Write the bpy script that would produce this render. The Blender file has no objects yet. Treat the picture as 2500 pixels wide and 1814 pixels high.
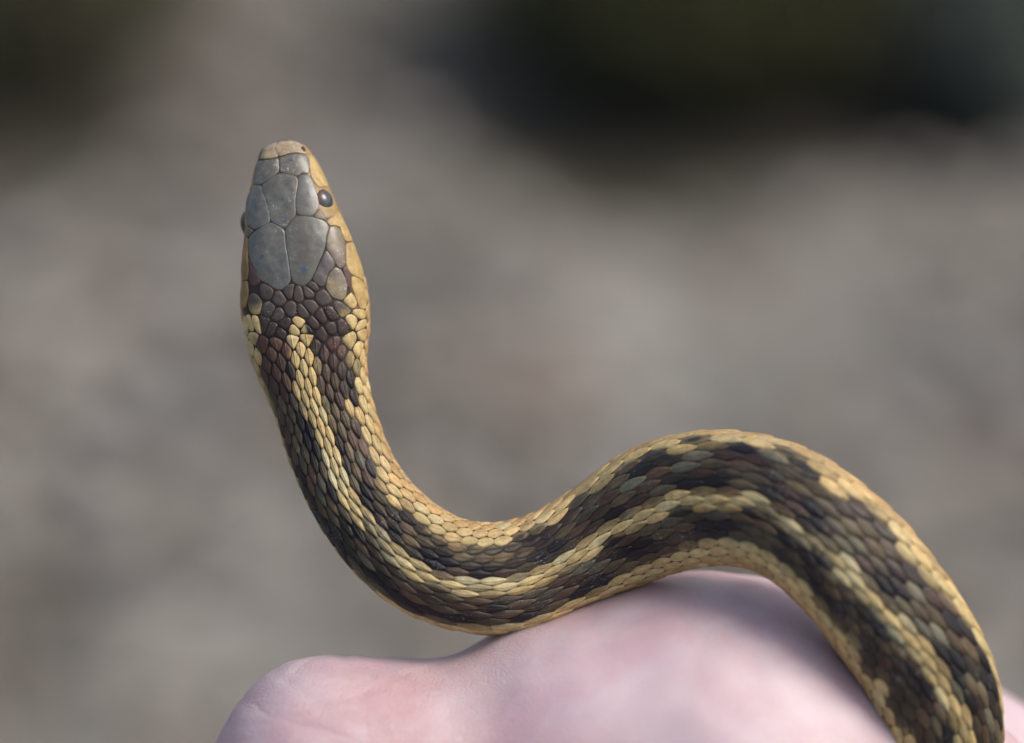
import bpy, bmesh, math, random
import numpy as np
from mathutils import Vector, Matrix, Quaternion
from mathutils.bvhtree import BVHTree
random.seed(7); rng = np.random.default_rng(7)
R = math.radians
scn = bpy.context.scene
COL = scn.collection

# ------------------------------------------------------------------ camera
PITCH = R(28)                 # the camera looks down at the ground beyond the hand
CAMZ = 1.35
DIST = .278                   # macro working distance
cam_d = bpy.data.cameras.new('camera'); cam = bpy.data.objects.new('camera', cam_d); COL.objects.link(cam)
cam.location = (0, 0, CAMZ); cam.rotation_euler = (math.pi/2 - PITCH, 0, 0)
cam_d.lens = 100; cam_d.sensor_width = 36
cam_d.clip_start = .01; cam_d.clip_end = 500
cam_d.dof.use_dof = True; cam_d.dof.focus_distance = DIST; cam_d.dof.aperture_fstop = 8.0
scn.camera = cam
# ------------------------------------------------------------------ sky and sun
w = bpy.data.worlds.new('World'); scn.world = w; w.use_nodes = True
nt = w.node_tree; nt.nodes.clear()
sky = nt.nodes.new('ShaderNodeTexSky'); sky.sky_type = 'NISHITA'; sky.sun_disc = False
SUN_EL, SUN_AZ = R(54), R(98)        # azimuth from +y, positive = to the right
sky.sun_elevation = SUN_EL; sky.sun_rotation = SUN_AZ; sky.air_density = 1.0; sky.dust_density = 4; sky.ozone_density = .6
bg = nt.nodes.new('ShaderNodeBackground'); bg.inputs[1].default_value = .135
out = nt.nodes.new('ShaderNodeOutputWorld'); nt.links.new(sky.outputs[0], bg.inputs[0]); nt.links.new(bg.outputs[0], out.inputs[0])
sd = bpy.data.lights.new('sun', 'SUN'); sd.energy = 1.3; sd.angle = R(30); sd.color = (1, .96, .9)
sun = bpy.data.objects.new('sun', sd); COL.objects.link(sun)
dvec = Vector((math.sin(SUN_AZ)*math.cos(SUN_EL), math.cos(SUN_AZ)*math.cos(SUN_EL), math.sin(SUN_EL)))
sun.rotation_euler = dvec.to_track_quat('Z', 'Y').to_euler()
scn.view_settings.view_transform = 'Standard'; scn.view_settings.look = 'None'
scn.view_settings.gamma = 1; scn.view_settings.use_curve_mapping = False
scn.view_settings.exposure = 0.46
scn.render.engine = 'CYCLES'; scn.cycles.use_denoising = True

# ------------------------------------------------------------------ helpers
def tag(o, label=None, cat=None, group=None, kind=None):
    if label: o['label'] = label
    if cat: o['category'] = cat
    if group: o['group'] = group
    if kind: o['kind'] = kind
    return o
def link(name, me, parent=None, mat=None):
    o = bpy.data.objects.new(name, me); COL.objects.link(o)
    if parent: o.parent = parent
    if mat: me.materials.append(mat)
    return o
def empty(name, loc=(0,0,0), rot=None):
    o = bpy.data.objects.new(name, None); COL.objects.link(o); o.location = loc
    if rot: o.rotation_euler = rot
    o.empty_display_size = .01
    return o
class NT:
    def __init__(s, name):
        s.m = bpy.data.materials.new(name); s.m.use_nodes = True; s.t = s.m.node_tree; s.t.nodes.clear()
        s.out = s.n('ShaderNodeOutputMaterial'); s.b = s.n('ShaderNodeBsdfPrincipled'); s.l(s.b.outputs[0], s.out.inputs[0])
    def n(s, ty, **k):
        x = s.t.nodes.new(ty)
        for a, v in k.items(): setattr(x, a, v)
        return x
    def l(s, a, b): s.t.links.new(a, b)
    def set(s, sock, v): 
        if hasattr(v, 'is_linked') or hasattr(v, 'node'): s.l(v, sock)
        else: sock.default_value = v
    def noise(s, vec, scale, detail=4, rough=.55, dist=0):
        x = s.n('ShaderNodeTexNoise'); s.set(x.inputs['Vector'], vec); x.inputs['Scale'].default_value = scale
        x.inputs['Detail'].default_value = detail; x.inputs['Roughness'].default_value = rough; x.inputs['Distortion'].default_value = dist
        return x.outputs['Fac']
    def ramp(s, f, stops):
        x = s.n('ShaderNodeValToRGB'); s.l(f, x.inputs[0]); e = x.color_ramp.elements
        while len(e) < len(stops): e.new(.5)
        for i, (p, c) in enumerate(stops):
            e[i].position = p; e[i].color = (*c, 1) if hasattr(c, '__len__') else (c, c, c, 1)
        return x.outputs[0]
    def mix(s, f, a, b, mode='MIX'):
        x = s.n('ShaderNodeMix', data_type='RGBA', blend_type=mode)
        s.set(x.inputs[0], f); s.set(x.inputs[6], a if not isinstance(a, tuple) else (*a, 1)); s.set(x.inputs[7], b if not isinstance(b, tuple) else (*b, 1))
        return x.outputs[2]
    def math(s, op, a, b=0, c=0):
        x = s.n('ShaderNodeMath', operation=op); s.set(x.inputs[0], a); s.set(x.inputs[1], b); s.set(x.inputs[2], c); return x.outputs[0]
    def bump(s, h, strength, dist, prev=None):
        x = s.n('ShaderNodeBump'); s.l(h, x.inputs['Height']); x.inputs['Strength'].default_value = strength; x.inputs['Distance'].default_value = dist
        if prev: s.l(prev, x.inputs['Normal'])
        return x.outputs[0]

# ------------------------------------------------------------------ materials
def mat_scale(name, rough=.46, keel=1.0, plate=False):
    M = NT(name)
    tc = M.n('ShaderNodeTexCoord').outputs['Object']
    col = M.n('ShaderNodeAttribute', attribute_name='Col').outputs['Color']
    uv = M.n('ShaderNodeUVMap', uv_map='UVMap').outputs[0]
    sep = M.n('ShaderNodeSeparateXYZ'); M.l(uv, sep.inputs[0])
    n1 = M.noise(tc, 1400, 5, .6)            # soft mottling inside a scale
    n2 = M.noise(tc, 6000, 3, .6)            # fine grain
    c = M.mix(1, col, M.ramp(n1, [(.25, (.62,.60,.60)), (.55, (1,1,1)), (.8, (1.25,1.2,1.12))]), 'MULTIPLY')
    c = M.mix(.5, c, M.ramp(n2, [(.3, .65), (.7, 1.25)]), 'MULTIPLY')
    if plate:
        n3 = M.noise(tc, 420, 3, .5)
        c = M.mix(M.ramp(n3, [(.42, 0.), (.7, .75)]), c, (.11, .095, .07))
        n4 = M.noise(tc, 650, 1, .3)
        c = M.mix(M.ramp(n4, [(.68, 0.), (.76, .8)]), c, (.03, .075, .11))
        n5 = M.noise(tc, 3600, 5, .7)
        n7 = M.noise(tc, 520, 3, .5)
        fl = M.math('MULTIPLY', M.ramp(n5, [(.58, 0.), (.63, .7)]), M.ramp(n7, [(.52, .03), (.64, 1.)]))
        c = M.mix(fl, c, (.5, .5, .48))
    else:
        n5 = M.noise(tc, 5200, 4, .7)
        c = M.mix(M.math('MULTIPLY', M.ramp(n5, [(.59, 0.), (.63, .5)]), M.ramp(M.noise(tc, 300, 2, .5), [(.5, 0.), (.64, 1.)])), c, (.42, .42, .42))
    M.l(c, M.b.inputs['Base Color'])
    cmb = M.n('ShaderNodeCombineXYZ'); M.l(M.math('MULTIPLY', sep.outputs[0], 3.2), cmb.inputs[0]); M.l(M.math('MULTIPLY', sep.outputs[1], .5), cmb.inputs[1])
    po = M.n('ShaderNodeVectorMath', operation='MULTIPLY_ADD'); M.l(tc, po.inputs[0]); po.inputs[1].default_value = (260, 260, 260); M.l(cmb.outputs[0], po.inputs[2])
    n6 = M.noise(po.outputs[0], 1.6, 3, .6)
    ax = M.math('ABSOLUTE', sep.outputs[0])
    kl = M.math('SUBTRACT', 1, M.math('MINIMUM', M.math('MULTIPLY', ax, 4.5), 1))
    kl = M.math('POWER', kl, 1.5)
    nb = M.bump(n2, .25, .00004)
    if keel: nb = M.bump(n6, .5, .00009, nb)
    nb = M.bump(n1, .35 if not plate else .3, .00008, nb)
    if plate: nb = M.bump(M.noise(tc, 330, 2, .5), .75, .0006, nb)
    if keel: nb = M.bump(kl, .7*keel, .00009, nb)
    M.l(nb, M.b.inputs['Normal'])
    M.l(M.ramp(n2, [(.3, rough-.1), (.7, rough+.14)]), M.b.inputs['Roughness'])
    M.b.inputs['Specular IOR Level'].default_value = .5 if plate else .32
    M.b.inputs['Coat Weight'].default_value = .55 if plate else .05
    M.b.inputs['Coat Roughness'].default_value = .24
    return M.m
M_scale = mat_scale('keeled_scale_skin')
M_smooth = mat_scale('smooth_scale_skin', .42, 0)
M_plate = mat_scale('head_plate_skin', .4, 0, True)

def mat_skin():
    M = NT('hand_skin'); tc = M.n('ShaderNodeTexCoord').outputs['Object']
    a = M.noise(tc, 60, 3, .5); b = M.noise(tc, 120, 3, .55, .3); d = M.noise(tc, 45, 2, .5)
    c = M.ramp(a, [(.25, (.53,.34,.34)), (.45, (.56,.39,.385)), (.6, (.59,.43,.42)), (.8, (.64,.49,.45))])
    c = M.mix(M.ramp(b, [(.3, .45), (.6, 0.)]), c, (.53,.32,.34))
    c = M.mix(M.ramp(d, [(.5, 0.), (.72, .55)]), c, (.56,.46,.51))
    c = M.mix(M.ramp(M.noise(tc, 260, 3, .6), [(.45, 0.), (.8, .45)]), c, (.66,.57,.60))
    c = M.mix(M.ramp(M.noise(tc, 30, 2, .5), [(.4, 0.), (.62, .55)]), c, (.58, .47, .50))
    c = M.mix(M.ramp(M.noise(tc, 95, 4, .6, .6), [(.46, 0.), (.62, .55)]), c, (.53, .34, .37))
    c = M.mix(M.ramp(M.noise(tc, 130, 4, .6, .4), [(.5, 0.), (.7, .45)]), c, (.65, .52, .53))
    M.l(c, M.b.inputs['Base Color'])
    M.b.inputs['Subsurface Weight'].default_value = .5; M.b.inputs['Subsurface Radius'].default_value = (1, .45, .3); M.b.inputs['Subsurface Scale'].default_value = .003
    M.b.inputs['Roughness'].default_value = .45
    vo = M.n('ShaderNodeTexVoronoi', feature='DISTANCE_TO_EDGE'); mp = M.n('ShaderNodeMapping'); mp.inputs['Scale'].default_value = (1, 2.2, 1); mp.inputs['Rotation'].default_value = (0, 0, .45)
    wob = M.n('ShaderNodeTexNoise'); wob.inputs['Scale'].default_value = 300; M.l(tc, wob.inputs['Vector'])
    M.l(M.mix(.0022, tc, wob.outputs['Color'], 'ADD'), mp.inputs[0]); M.l(mp.outputs[0], vo.inputs['Vector']); vo.inputs['Scale'].default_value = 1500
    cell = M.ramp(vo.outputs['Distance'], [(0, 0.), (.12, 1.)])
    vo2 = M.n('ShaderNodeTexVoronoi', feature='DISTANCE_TO_EDGE'); M.l(mp.outputs[0], vo2.inputs['Vector']); vo2.inputs['Scale'].default_value = 115
    fold = M.ramp(vo2.outputs['Distance'], [(0, 0.), (.04, 1.)])
    sp = M.n('ShaderNodeSeparateXYZ'); M.l(tc, sp.inputs[0]); wn = M.noise(tc, 160, 3, .6)
    line = None                                   # the long shallow creases across the thumb tip
    for sl, b0, wd in ((.52, -.0215, .00030), (.44, -.0245, .00022), (.60, -.0262, .00035), (.30, -.0312, .0003), (-.25, -.0345, .0002)):
        d_ = M.math('SUBTRACT', M.math('SUBTRACT', sp.outputs[1], M.math('MULTIPLY', M.math('ADD', sp.outputs[0], .016), sl)), b0)
        d_ = M.math('ABSOLUTE', M.math('ADD', d_, M.math('MULTIPLY', M.math('SUBTRACT', wn, .5), .003)))
        q_ = M.math('MINIMUM', M.math('DIVIDE', d_, wd*2), 1); line = q_ if line is None else M.math('MINIMUM', line, q_)
    fade = M.math('MINIMUM', M.math('MAXIMUM', M.math('MULTIPLY', M.math('ADD', sp.outputs[0], .002), 90), 0), 1)
    line = M.math('MAXIMUM', line, fade)
    nb = M.bump(line, .4, .00016); nb = M.bump(cell, .3, .00008, nb); M.l(M.math('SUBTRACT', .55, M.math('MULTIPLY', fade, .45)), nb.node.inputs['Strength']); nb = M.bump(M.noise(tc, 2500, 3), .3, .00008, nb)
    M.l(nb, M.b.inputs['Normal'])
    return M.m
M_skin = mat_skin()

def simple(name, col, rough=.7, var=.3, scale=30, col2=None, spec=.3):
    M = NT(name); tc = M.n('ShaderNodeTexCoord').outputs['Object']
    n = M.noise(tc, scale, 5, .6)
    c2 = col2 or tuple(x*(1-var) for x in col); M.l(M.ramp(n, [(.35, c2), (.65, col)]), M.b.inputs['Base Color'])
    M.l(M.bump(n, .4, .2/scale), M.b.inputs['Normal'])
    M.b.inputs['Roughness'].default_value = rough; M.b.inputs['Specular IOR Level'].default_value = spec
    return M.m

# ------------------------------------------------------------------ the ground beyond
def mat_ground():
    M = NT('stony_ground'); g = M.n('ShaderNodeNewGeometry').outputs['Position']
    a = M.noise(g, 5, 4, .6); b = M.noise(g, 40, 5, .65); d = M.noise(g, 2.6, 3, .5)
    c = M.ramp(a, [(.28, (.085,.075,.056)), (.45, (.15,.138,.118)), (.58, (.21,.198,.178)), (.75, (.31,.29,.26))])
    c = M.mix(M.ramp(d, [(.45, 0.), (.7, .6)]), c, (.125,.13,.085)); c = M.mix(M.ramp(M.noise(g, 3.7, 2, .5), [(.52, 0.), (.68, .6)]), c, (.22,.16,.13)); c = M.mix(M.ramp(M.noise(g, 4.6, 2, .5, .4), [(.5, 0.), (.7, .7)]), c, (.27,.26,.235))
    c = M.mix(.6, c, M.ramp(b, [(.3, .45), (.7, 1.5)]), 'MULTIPLY')
    c = M.mix(.85, c, M.ramp(M.noise(g, 3.1, 3, .55, .3), [(.32, .62), (.5, 1.), (.68, 1.55)]), 'MULTIPLY')
    # shade around the shrubs at the back, painted into the ground colour
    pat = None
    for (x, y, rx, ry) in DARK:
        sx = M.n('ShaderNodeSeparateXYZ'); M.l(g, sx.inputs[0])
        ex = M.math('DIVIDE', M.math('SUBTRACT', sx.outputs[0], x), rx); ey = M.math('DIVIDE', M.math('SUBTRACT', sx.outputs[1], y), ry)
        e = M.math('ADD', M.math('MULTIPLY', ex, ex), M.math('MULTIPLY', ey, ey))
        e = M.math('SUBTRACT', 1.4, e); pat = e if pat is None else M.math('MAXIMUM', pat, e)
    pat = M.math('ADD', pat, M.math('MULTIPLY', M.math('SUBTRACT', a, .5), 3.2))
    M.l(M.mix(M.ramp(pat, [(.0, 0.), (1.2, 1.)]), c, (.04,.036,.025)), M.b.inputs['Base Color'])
    M.b.inputs['Roughness'].default_value = .95; M.b.inputs['Specular IOR Level'].default_value = .2
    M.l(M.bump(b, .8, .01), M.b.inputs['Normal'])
    return M.m
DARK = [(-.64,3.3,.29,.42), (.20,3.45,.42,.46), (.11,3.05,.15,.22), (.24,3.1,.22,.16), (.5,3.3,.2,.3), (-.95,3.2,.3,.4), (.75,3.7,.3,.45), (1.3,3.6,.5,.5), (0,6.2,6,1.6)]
def make_ground():
    bm = bmesh.new()
    xs = np.concatenate([np.linspace(-60,-3,14), np.linspace(-2.6,2.6,90), np.linspace(3,60,14)])
    ys = np.concatenate([np.linspace(-40,.2,10), np.linspace(.5,6,110), np.linspace(6.6,200,24)])
    from mathutils import noise as mn
    g = []
    for y in ys:
        row = []
        for x in xs:
            near = max(0, 1-abs(x)/2.6)*(.5 < y < 6)
            z = .035*mn.noise((x*2, y*2, 0))+.02*mn.noise((x*7, y*7, 3))*(near > 0)
            row.append(bm.verts.new((x, y, z)))
        g.append(row)
    for i in range(len(ys)-1):
        for j in range(len(xs)-1): bm.faces.new((g[i][j], g[i][j+1], g[i+1][j+1], g[i+1][j]))
    for f in bm.faces: f.smooth = True
    me = bpy.data.meshes.new('ground'); bm.to_mesh(me); bm.free()
    return tag(link('ground', me, None, mat_ground()), kind='structure')
make_ground()

M_stone = [simple('grey_stone', (.29,.265,.225), .85, .3, 25), simple('brown_stone', (.24,.19,.15), .85, .3, 25), simple('pale_stone', (.38,.36,.325), .85, .3, 25), simple('dark_stone', (.13,.12,.11), .85, .3, 25)]
def stone_mesh(seed, n=2):
    bm = bmesh.new(); bmesh.ops.create_icosphere(bm, subdivisions=n, radius=1)
    from mathutils import noise as mn
    for v in bm.verts:
        v.co *= 1+.35*mn.noise(v.co*1.1+Vector((seed*3.1, 0, 0)))+.1*mn.noise(v.co*3+Vector((0, seed*2., 0)))
    for f in bm.faces: f.smooth = True
    me = bpy.data.meshes.new('stone'); bm.to_mesh(me); bm.free(); return me
def gravel():
    bases = []
    for k in range(4):
        bm = bmesh.new(); bmesh.ops.create_icosphere(bm, subdivisions=1, radius=1)
        for v in bm.verts: v.co *= random.uniform(.75, 1.15)
        bm.verts.ensure_lookup_table(); bases.append((np.array([v.co[:] for v in bm.verts]), np.array([[v.index for v in f.verts] for f in bm.faces]))); bm.free()
    V = []; F = []; mi = []; off = 0
    for i in range(5200):
        y = random.uniform(1.5, 5.2); x = random.uniform(-.32, .32)*y
        if any(((x-a)/c)**2+((y-b)/d)**2 < .9 for a, b, c, d in DARK) and True: continue
        s = random.choice((.006, .008, .012, .018, .028))*random.uniform(.7, 1.3)
        v, f = random.choice(bases); a = random.uniform(0, 6.28)
        sc = v*np.array([s*random.uniform(.8, 1.3), s, s*.6]); r = np.array([[math.cos(a), -math.sin(a), 0], [math.sin(a), math.cos(a), 0], [0, 0, 1]])
        V.append(sc@r.T+np.array([x, y, s*.25+.01])); F.append(f+off); off += len(v); mi += [random.choice((0,0,1,2,3))]*len(f)
    me = bpy.data.meshes.new('gravel'); me.from_pydata(np.concatenate(V).tolist(), [], np.concatenate(F).tolist())
    for m in M_stone: me.materials.append(m)
    me.polygons.foreach_set('material_index', mi)
    return tag(link('gravel', me), 'loose grey and brown gravel on the blurred ground', 'gravel', kind='stuff')
gravel()

# shrubs at the back: each a stem with a crown of small leaves
def shrub(name, loc, rx, ry, h, n, mat, label, leaf=.02, seed=1):
    random.seed(seed); root = empty(name, loc); tag(root, label, 'shrub')
    bm = bmesh.new()
    tips = []
    for k in range(7):
        a = k*.9+random.random(); top = Vector((math.cos(a)*rx*.6*random.random(), math.sin(a)*ry*.6*random.random(), h*random.uniform(.5, .95)))
        pts = [Vector((0, 0, -.02)), top*.4+Vector((0, 0, h*.1)), top]
        prev = None
        for i, p in enumerate(pts):
            r = .009*(1-i*.35); ring = [bm.verts.new(p+Vector((math.cos(t)*r, math.sin(t)*r, 0))) for t in (0, 1.57, 3.14, 4.71)]
            if prev:
                for q in range(4): bm.faces.new((prev[q], prev[(q+1) % 4], ring[(q+1) % 4], ring[q]))
            prev = ring
    me = bpy.data.meshes.new('stem'); bm.to_mesh(me); bm.free(); link('stem', me, root, M_bark)
    V = []; F = []
    for i in range(n):
        while True:
            p = Vector((random.uniform(-1, 1), random.uniform(-1, 1), random.uniform(-1, 1)))
            if p.length < 1: break
        p = Vector((p.x*rx, p.y*ry, h*.5+p.z*h*.5))
        q = Quaternion(Vector((random.gauss(0, 1), random.gauss(0, 1), random.gauss(0, 1))).normalized(), random.uniform(0, 6.3))
        l = leaf*random.uniform(.6, 1.3); b = len(V)
        V += [p+q@Vector(c) for c in ((0, -l, 0), (l*.45, 0, l*.15), (0, l, 0), (-l*.45, 0, l*.15))]; F += [(b, b+1, b+2), (b, b+2, b+3)]
    me = bpy.data.meshes.new('foliage'); me.from_pydata([v[:] for v in V], [], F); link('foliage', me, root, mat)
    return root
M_bark = simple('dark_bark', (.05,.04,.03), .9)
M_leafd = simple('dark_leaf', (.085,.085,.042), .8, .5, 20, spec=.1)
M_leafo = simple('olive_leaf', (.11,.105,.065), .8, .5, 20, spec=.1)
M_leafg = simple('grey_green_leaf', (.13,.15,.125), .7, .4, 20, spec=.2)
M_leafy = simple('yellow_green_leaf', (.055,.075,.012), .7, .4, 20, spec=.2)
shrub('shrub', (-.64,3.36,0), .27, .32, .36, 3000, M_leafo, 'blurred dark olive shrub behind the snake in the top left corner', seed=3)
shrub('shrub', (.23,3.38,0), .30, .34, .34, 4200, M_leafd, 'blurred near-black shrub behind the snake at the top, right of the middle', seed=4)
shrub('shrub', (.60,3.22,0), .13, .20, .26, 1800, M_leafg, 'blurred grey-green shrub near the right edge of the background', seed=5)
shrub('shrub', (.80,3.6,0), .18, .22, .36, 3000, M_leafy, 'blurred yellow-green shrub in the top right corner', seed=6)

# ------------------------------------------------------------------ the snake's own frame (x right, y up, z to the viewer), millimetres
FRAME = cam.matrix_basis.copy() if False else Matrix.LocRotScale(cam.location, cam.rotation_euler, None)
focus_pt = FRAME @ Vector((0, 0, -DIST))
FR_ROT = cam.rotation_euler.copy()
D = DIST*1000
STN = np.array([(-22.49,22.53,-22.13,22.57,0.38,-5.2,0.35),(-23.19,22.35,-21.38,22.57,0.38,-4.3,1.2),(-24.03,21.96,-20.55,22.27,0.38,-3.7,1.8),(-24.65,21.43,-19.93,21.87,0.38,-3.3,2.2),(-25.04,20.11,-19.14,20.77,0.38,-2.7,2.6),(-25.44,18.17,-18.25,18.92,0.39,-2.0,2.9),(-25.93,16.67,-17.59,17.59,0.39,-1.4,3.1),(-26.15,15.04,-16.93,16.01,0.39,-1.0,3.3),(-26.19,13.27,-16.14,14.24,0.4,-0.6,3.5),(-26.41,10.93,-15.3,12.04,0.405,-0.2,3.8),(-26.5,8.51,-14.59,9.92,0.41,0.0,4.0),(-26.54,6.53,-14.2,7.98,0.42,0.1,4.2),(-26.19,4.45,-13.98,5.86,0.44,0.1,4.3),(-25.71,2.25,-14.02,4.01,0.455,0.1,4.4),(-25.09,0.13,-14.24,2.12,0.455,0.2,4.5),(-24.29,-1.63,-14.29,0.49,0.45,0.3,4.5),(-23.5,-3.31,-14.11,-1.1,0.44,0.4,4.4),(-22.75,-5.25,-13.76,-2.73,0.445,0.5,4.2),(-22.22,-7.14,-13.18,-4.63,0.45,0.7,4.2),(-21.52,-9.13,-12.52,-6.48,0.45,0.9,4.2),(-20.72,-11.11,-11.55,-8.6,0.43,1.4,4.3),(-19.58,-13.54,-10.45,-10.23,0.41,1.9,4.4),(-18.12,-16.01,-9.22,-11.6,0.43,2.5,4.6),(-16.4,-18.43,-7.76,-12.83,0.41,3.1,4.8),(-14.29,-20.68,-6.35,-13.76,0.41,3.6,4.9),(-11.82,-22.71,-5.25,-14.33,0.415,3.8,5.0),(-8.99,-24.21,-4.06,-14.64,0.42,3.9,5.1),(-5.47,-25.31,-2.82,-14.81,0.435,3.6,5.1),(-1.06,-25.79,-1.28,-14.81,0.455,3.0,5.2),(3.13,-24.78,0.62,-14.42,0.455,2.3,5.2),(6.88,-22.88,2.38,-13.76,0.46,1.7,5.2),(9.74,-21.83,4.59,-12.43,0.5,1.6,5.3),(11.95,-21.03,6.75,-11.02,0.54,1.9,5.5),(14.15,-20.24,9.35,-8.99,0.535,3.0,5.6),(16.36,-19.49,12.7,-7.05,0.53,4.6,5.7),(18.34,-19.05,16.05,-6.17,0.52,6.3,5.8),(20.46,-18.87,19.97,-5.69,0.51,8.15,5.9),(22.66,-19.09,23.85,-6.08,0.49,9.6,5.9),(24.29,-19.75,26.68,-6.75,0.455,10.65,5.9),(25.84,-20.72,29.98,-8.02,0.43,11.3,5.9),(27.38,-22.09,32.89,-10.01,0.42,11.85,5.9),(28.92,-23.68,35.54,-12.08,0.42,11.9,5.9),(30.47,-25.53,38.18,-14.51,0.425,11.8,5.9),(31.92,-27.56,40.74,-17.59,0.44,11.6,5.9),(33.47,-29.63,43.34,-21.21,0.47,11.2,5.9),(34.66,-31.61,45.59,-25.04,0.51,10.6,5.8),(35.45,-33.51,47.0,-28.31,0.55,9.8,5.8),(35.89,-35.14,47.66,-31.13,0.58,9.0,5.8),(36.11,-36.68,47.93,-33.82,0.61,8.2,5.8),(36.16,-39.11,47.93,-36.68,0.64,7.0,5.8),(35.89,-42.2,47.71,-40.43,0.66,5.4,5.8),(35.32,-46.16,47.13,-45.28,0.66,2.4,5.8),(34.44,-51.46,46.03,-51.68,0.66,-3.6,5.7),(33.77,-56.75,44.8,-58.07,0.66,-11.6,5.6),(33.77,-62.04,43.92,-64.24,0.66,-20.6,5.4)], float)   # left x,y, right x,y, stripe position across, top height, half depth
N0 = len(STN)
def catmull(A, t):
    i = np.clip(np.floor(t).astype(int), 0, N0-2); f = (t-i)[:, None]
    p0 = A[np.maximum(i-1, 0)]; p1 = A[i]; p2 = A[i+1]; p3 = A[np.minimum(i+2, N0-1)]
    return .5*((2*p1)+(-p0+p2)*f+(2*p0-5*p1+4*p2-p3)*f*f+(-p0+3*p1-3*p2+p3)*f**3)
tt = np.linspace(0, N0-1, (N0-1)*14+1)
Q = catmull(STN, tt)
# light smoothing of the measured outline behind the head
ker = np.hanning(31); ker /= ker.sum()
Qp = np.concatenate([np.repeat(Q[:1], 15, 0), Q, np.repeat(Q[-1:], 15, 0)])
Qs = np.stack([np.convolve(Qp[:, k], ker, 'valid') for k in range(7)], 1)
wt = np.clip((tt-6)/4, 0, 1)[:, None]*np.clip((N0-1-tt)/3, 0, 1)[:, None]; Q = Q*(1-wt)+Qs*wt
Lp, Rp = Q[:, 0:2], Q[:, 2:4]
topz = Q[:, 5]; hb = Q[:, 6]; zc = topz-hb
persp = ((D-zc)/D)[:, None]
C = (Lp+Rp)/2*persp; NV = (Rp-Lp)*persp; ha = np.linalg.norm(NV, axis=1)/2; NV = NV/np.linalg.norm(NV, axis=1)[:, None]
roll = np.arcsin(np.clip(2*Q[:, 4]-1, -.95, .95))
C3 = np.concatenate([C, zc[:, None]], 1)
seg = np.linalg.norm(np.diff(C3, axis=0), axis=1); SS = np.concatenate([[0], np.cumsum(seg)])
STOT = SS[-1]
S_of = lambda st: np.interp(st+2, tt, SS)
EX = np.interp(SS, [0, S_of(6), S_of(11), S_of(15)], [2.6, 2.6, 2.3, 2.05])   # the head is boxier than the body
def surf(s, th, h=0.0):
    """point on the body at distance s along it and angle th (degrees, 0 = along the back), lifted h mm"""
    s = np.asarray(s, float); th = np.asarray(th, float)
    I = lambda a: np.interp(s, SS, a)
    c = np.stack([I(C3[:, 0]), I(C3[:, 1]), I(C3[:, 2])], -1)
    n = np.stack([I(NV[:, 0]), I(NV[:, 1])], -1); n /= np.linalg.norm(n, axis=-1, keepdims=True)
    a, b, e, r = I(ha), I(hb), I(EX), I(roll)
    t = np.radians(th)+r
    sx, cz = np.sin(t), np.cos(t)
    k = (np.abs(sx)**e+np.abs(cz)**e)**(-1/e)
    x, z = a*k*sx+h*sx, b*k*cz+h*cz
    return np.stack([c[..., 0]+n[..., 0]*x, c[..., 1]+n[..., 1]*x, c[..., 2]+z], -1)
# map from the outline seen from the front back to (s, angle)
gs = np.linspace(0, STOT, 1500); gt = np.linspace(-105, 105, 141)
GS, GT = np.meshgrid(gs, gt, indexing='ij'); GP = surf(GS, GT); GPx = GP[..., 0]*D/(D-GP[..., 2]); GPy = GP[..., 1]*D/(D-GP[..., 2])
PE = surf(GS, GT+1.0); front = None
def inv(x, y):
    d = (GPx-x)**2+(GPy-y)**2
    r = np.radians(GT)+np.interp(GS, SS, roll)
    d = d+np.where(np.cos(r) < -.05, 1e3, 0)
    i, j = np.unravel_index(np.argmin(d), d.shape)
    i0, i1, j0, j1 = max(i-1, 0), min(i+1, len(gs)-1), max(j-1, 0), min(j+1, len(gt)-1)
    # one Newton step for sub-cell accuracy
    Js = np.array([GPx[i1, j]-GPx[i0, j], GPy[i1, j]-GPy[i0, j]])/(gs[i1]-gs[i0]); Jt = np.array([GPx[i, j1]-GPx[i, j0], GPy[i, j1]-GPy[i, j0]])/(gt[j1]-gt[j0])
    A = np.stack([Js, Jt], 1); rr = np.array([x-GPx[i, j], y-GPy[i, j]])
    try: ds, dt = np.linalg.solve(A, rr)
    except Exception: ds = dt = 0
    return gs[i]+float(np.clip(ds, -.15, .15)), gt[j]+float(np.clip(dt, -1.5, 1.5))

# ------------------------------------------------------------------ colours of the skin (linear albedo)
YEL = np.array((.57,.42,.18)); PALE = np.array((.64,.56,.31)); TAN = np.array((.48,.31,.125)); OLV = np.array((.098,.073,.038)); BRN = np.array((.078,.040,.028))
BLK = np.array((.007,.006,.010)); GRN = np.array((.15,.145,.095)); RED = np.array((.060,.032,.024)); ORG = np.array((.26,.13,.05)); GRY = np.array((.135,.135,.13)); CREAM = np.array((.55,.42,.2))
HCOL = {'G': (.115,.114,.095), 'GB': (.112,.108,.10), 'GY': (.14,.128,.098), 'Y': (.36,.26,.14), 'YB': (.19,.15,.09), 'OB': (.15,.115,.055), 'B': (.085,.067,.056), 'BY': (.13,.105,.065), 'R': (.09,.052,.045),
        'L': (.47,.33,.13), 'LR': (.30,.18,.08), 'D': (.055,.034,.028), 'K': (.03,.028,.04), 'KY': (.2,.16,.09)}
SPOTS = []
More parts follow.
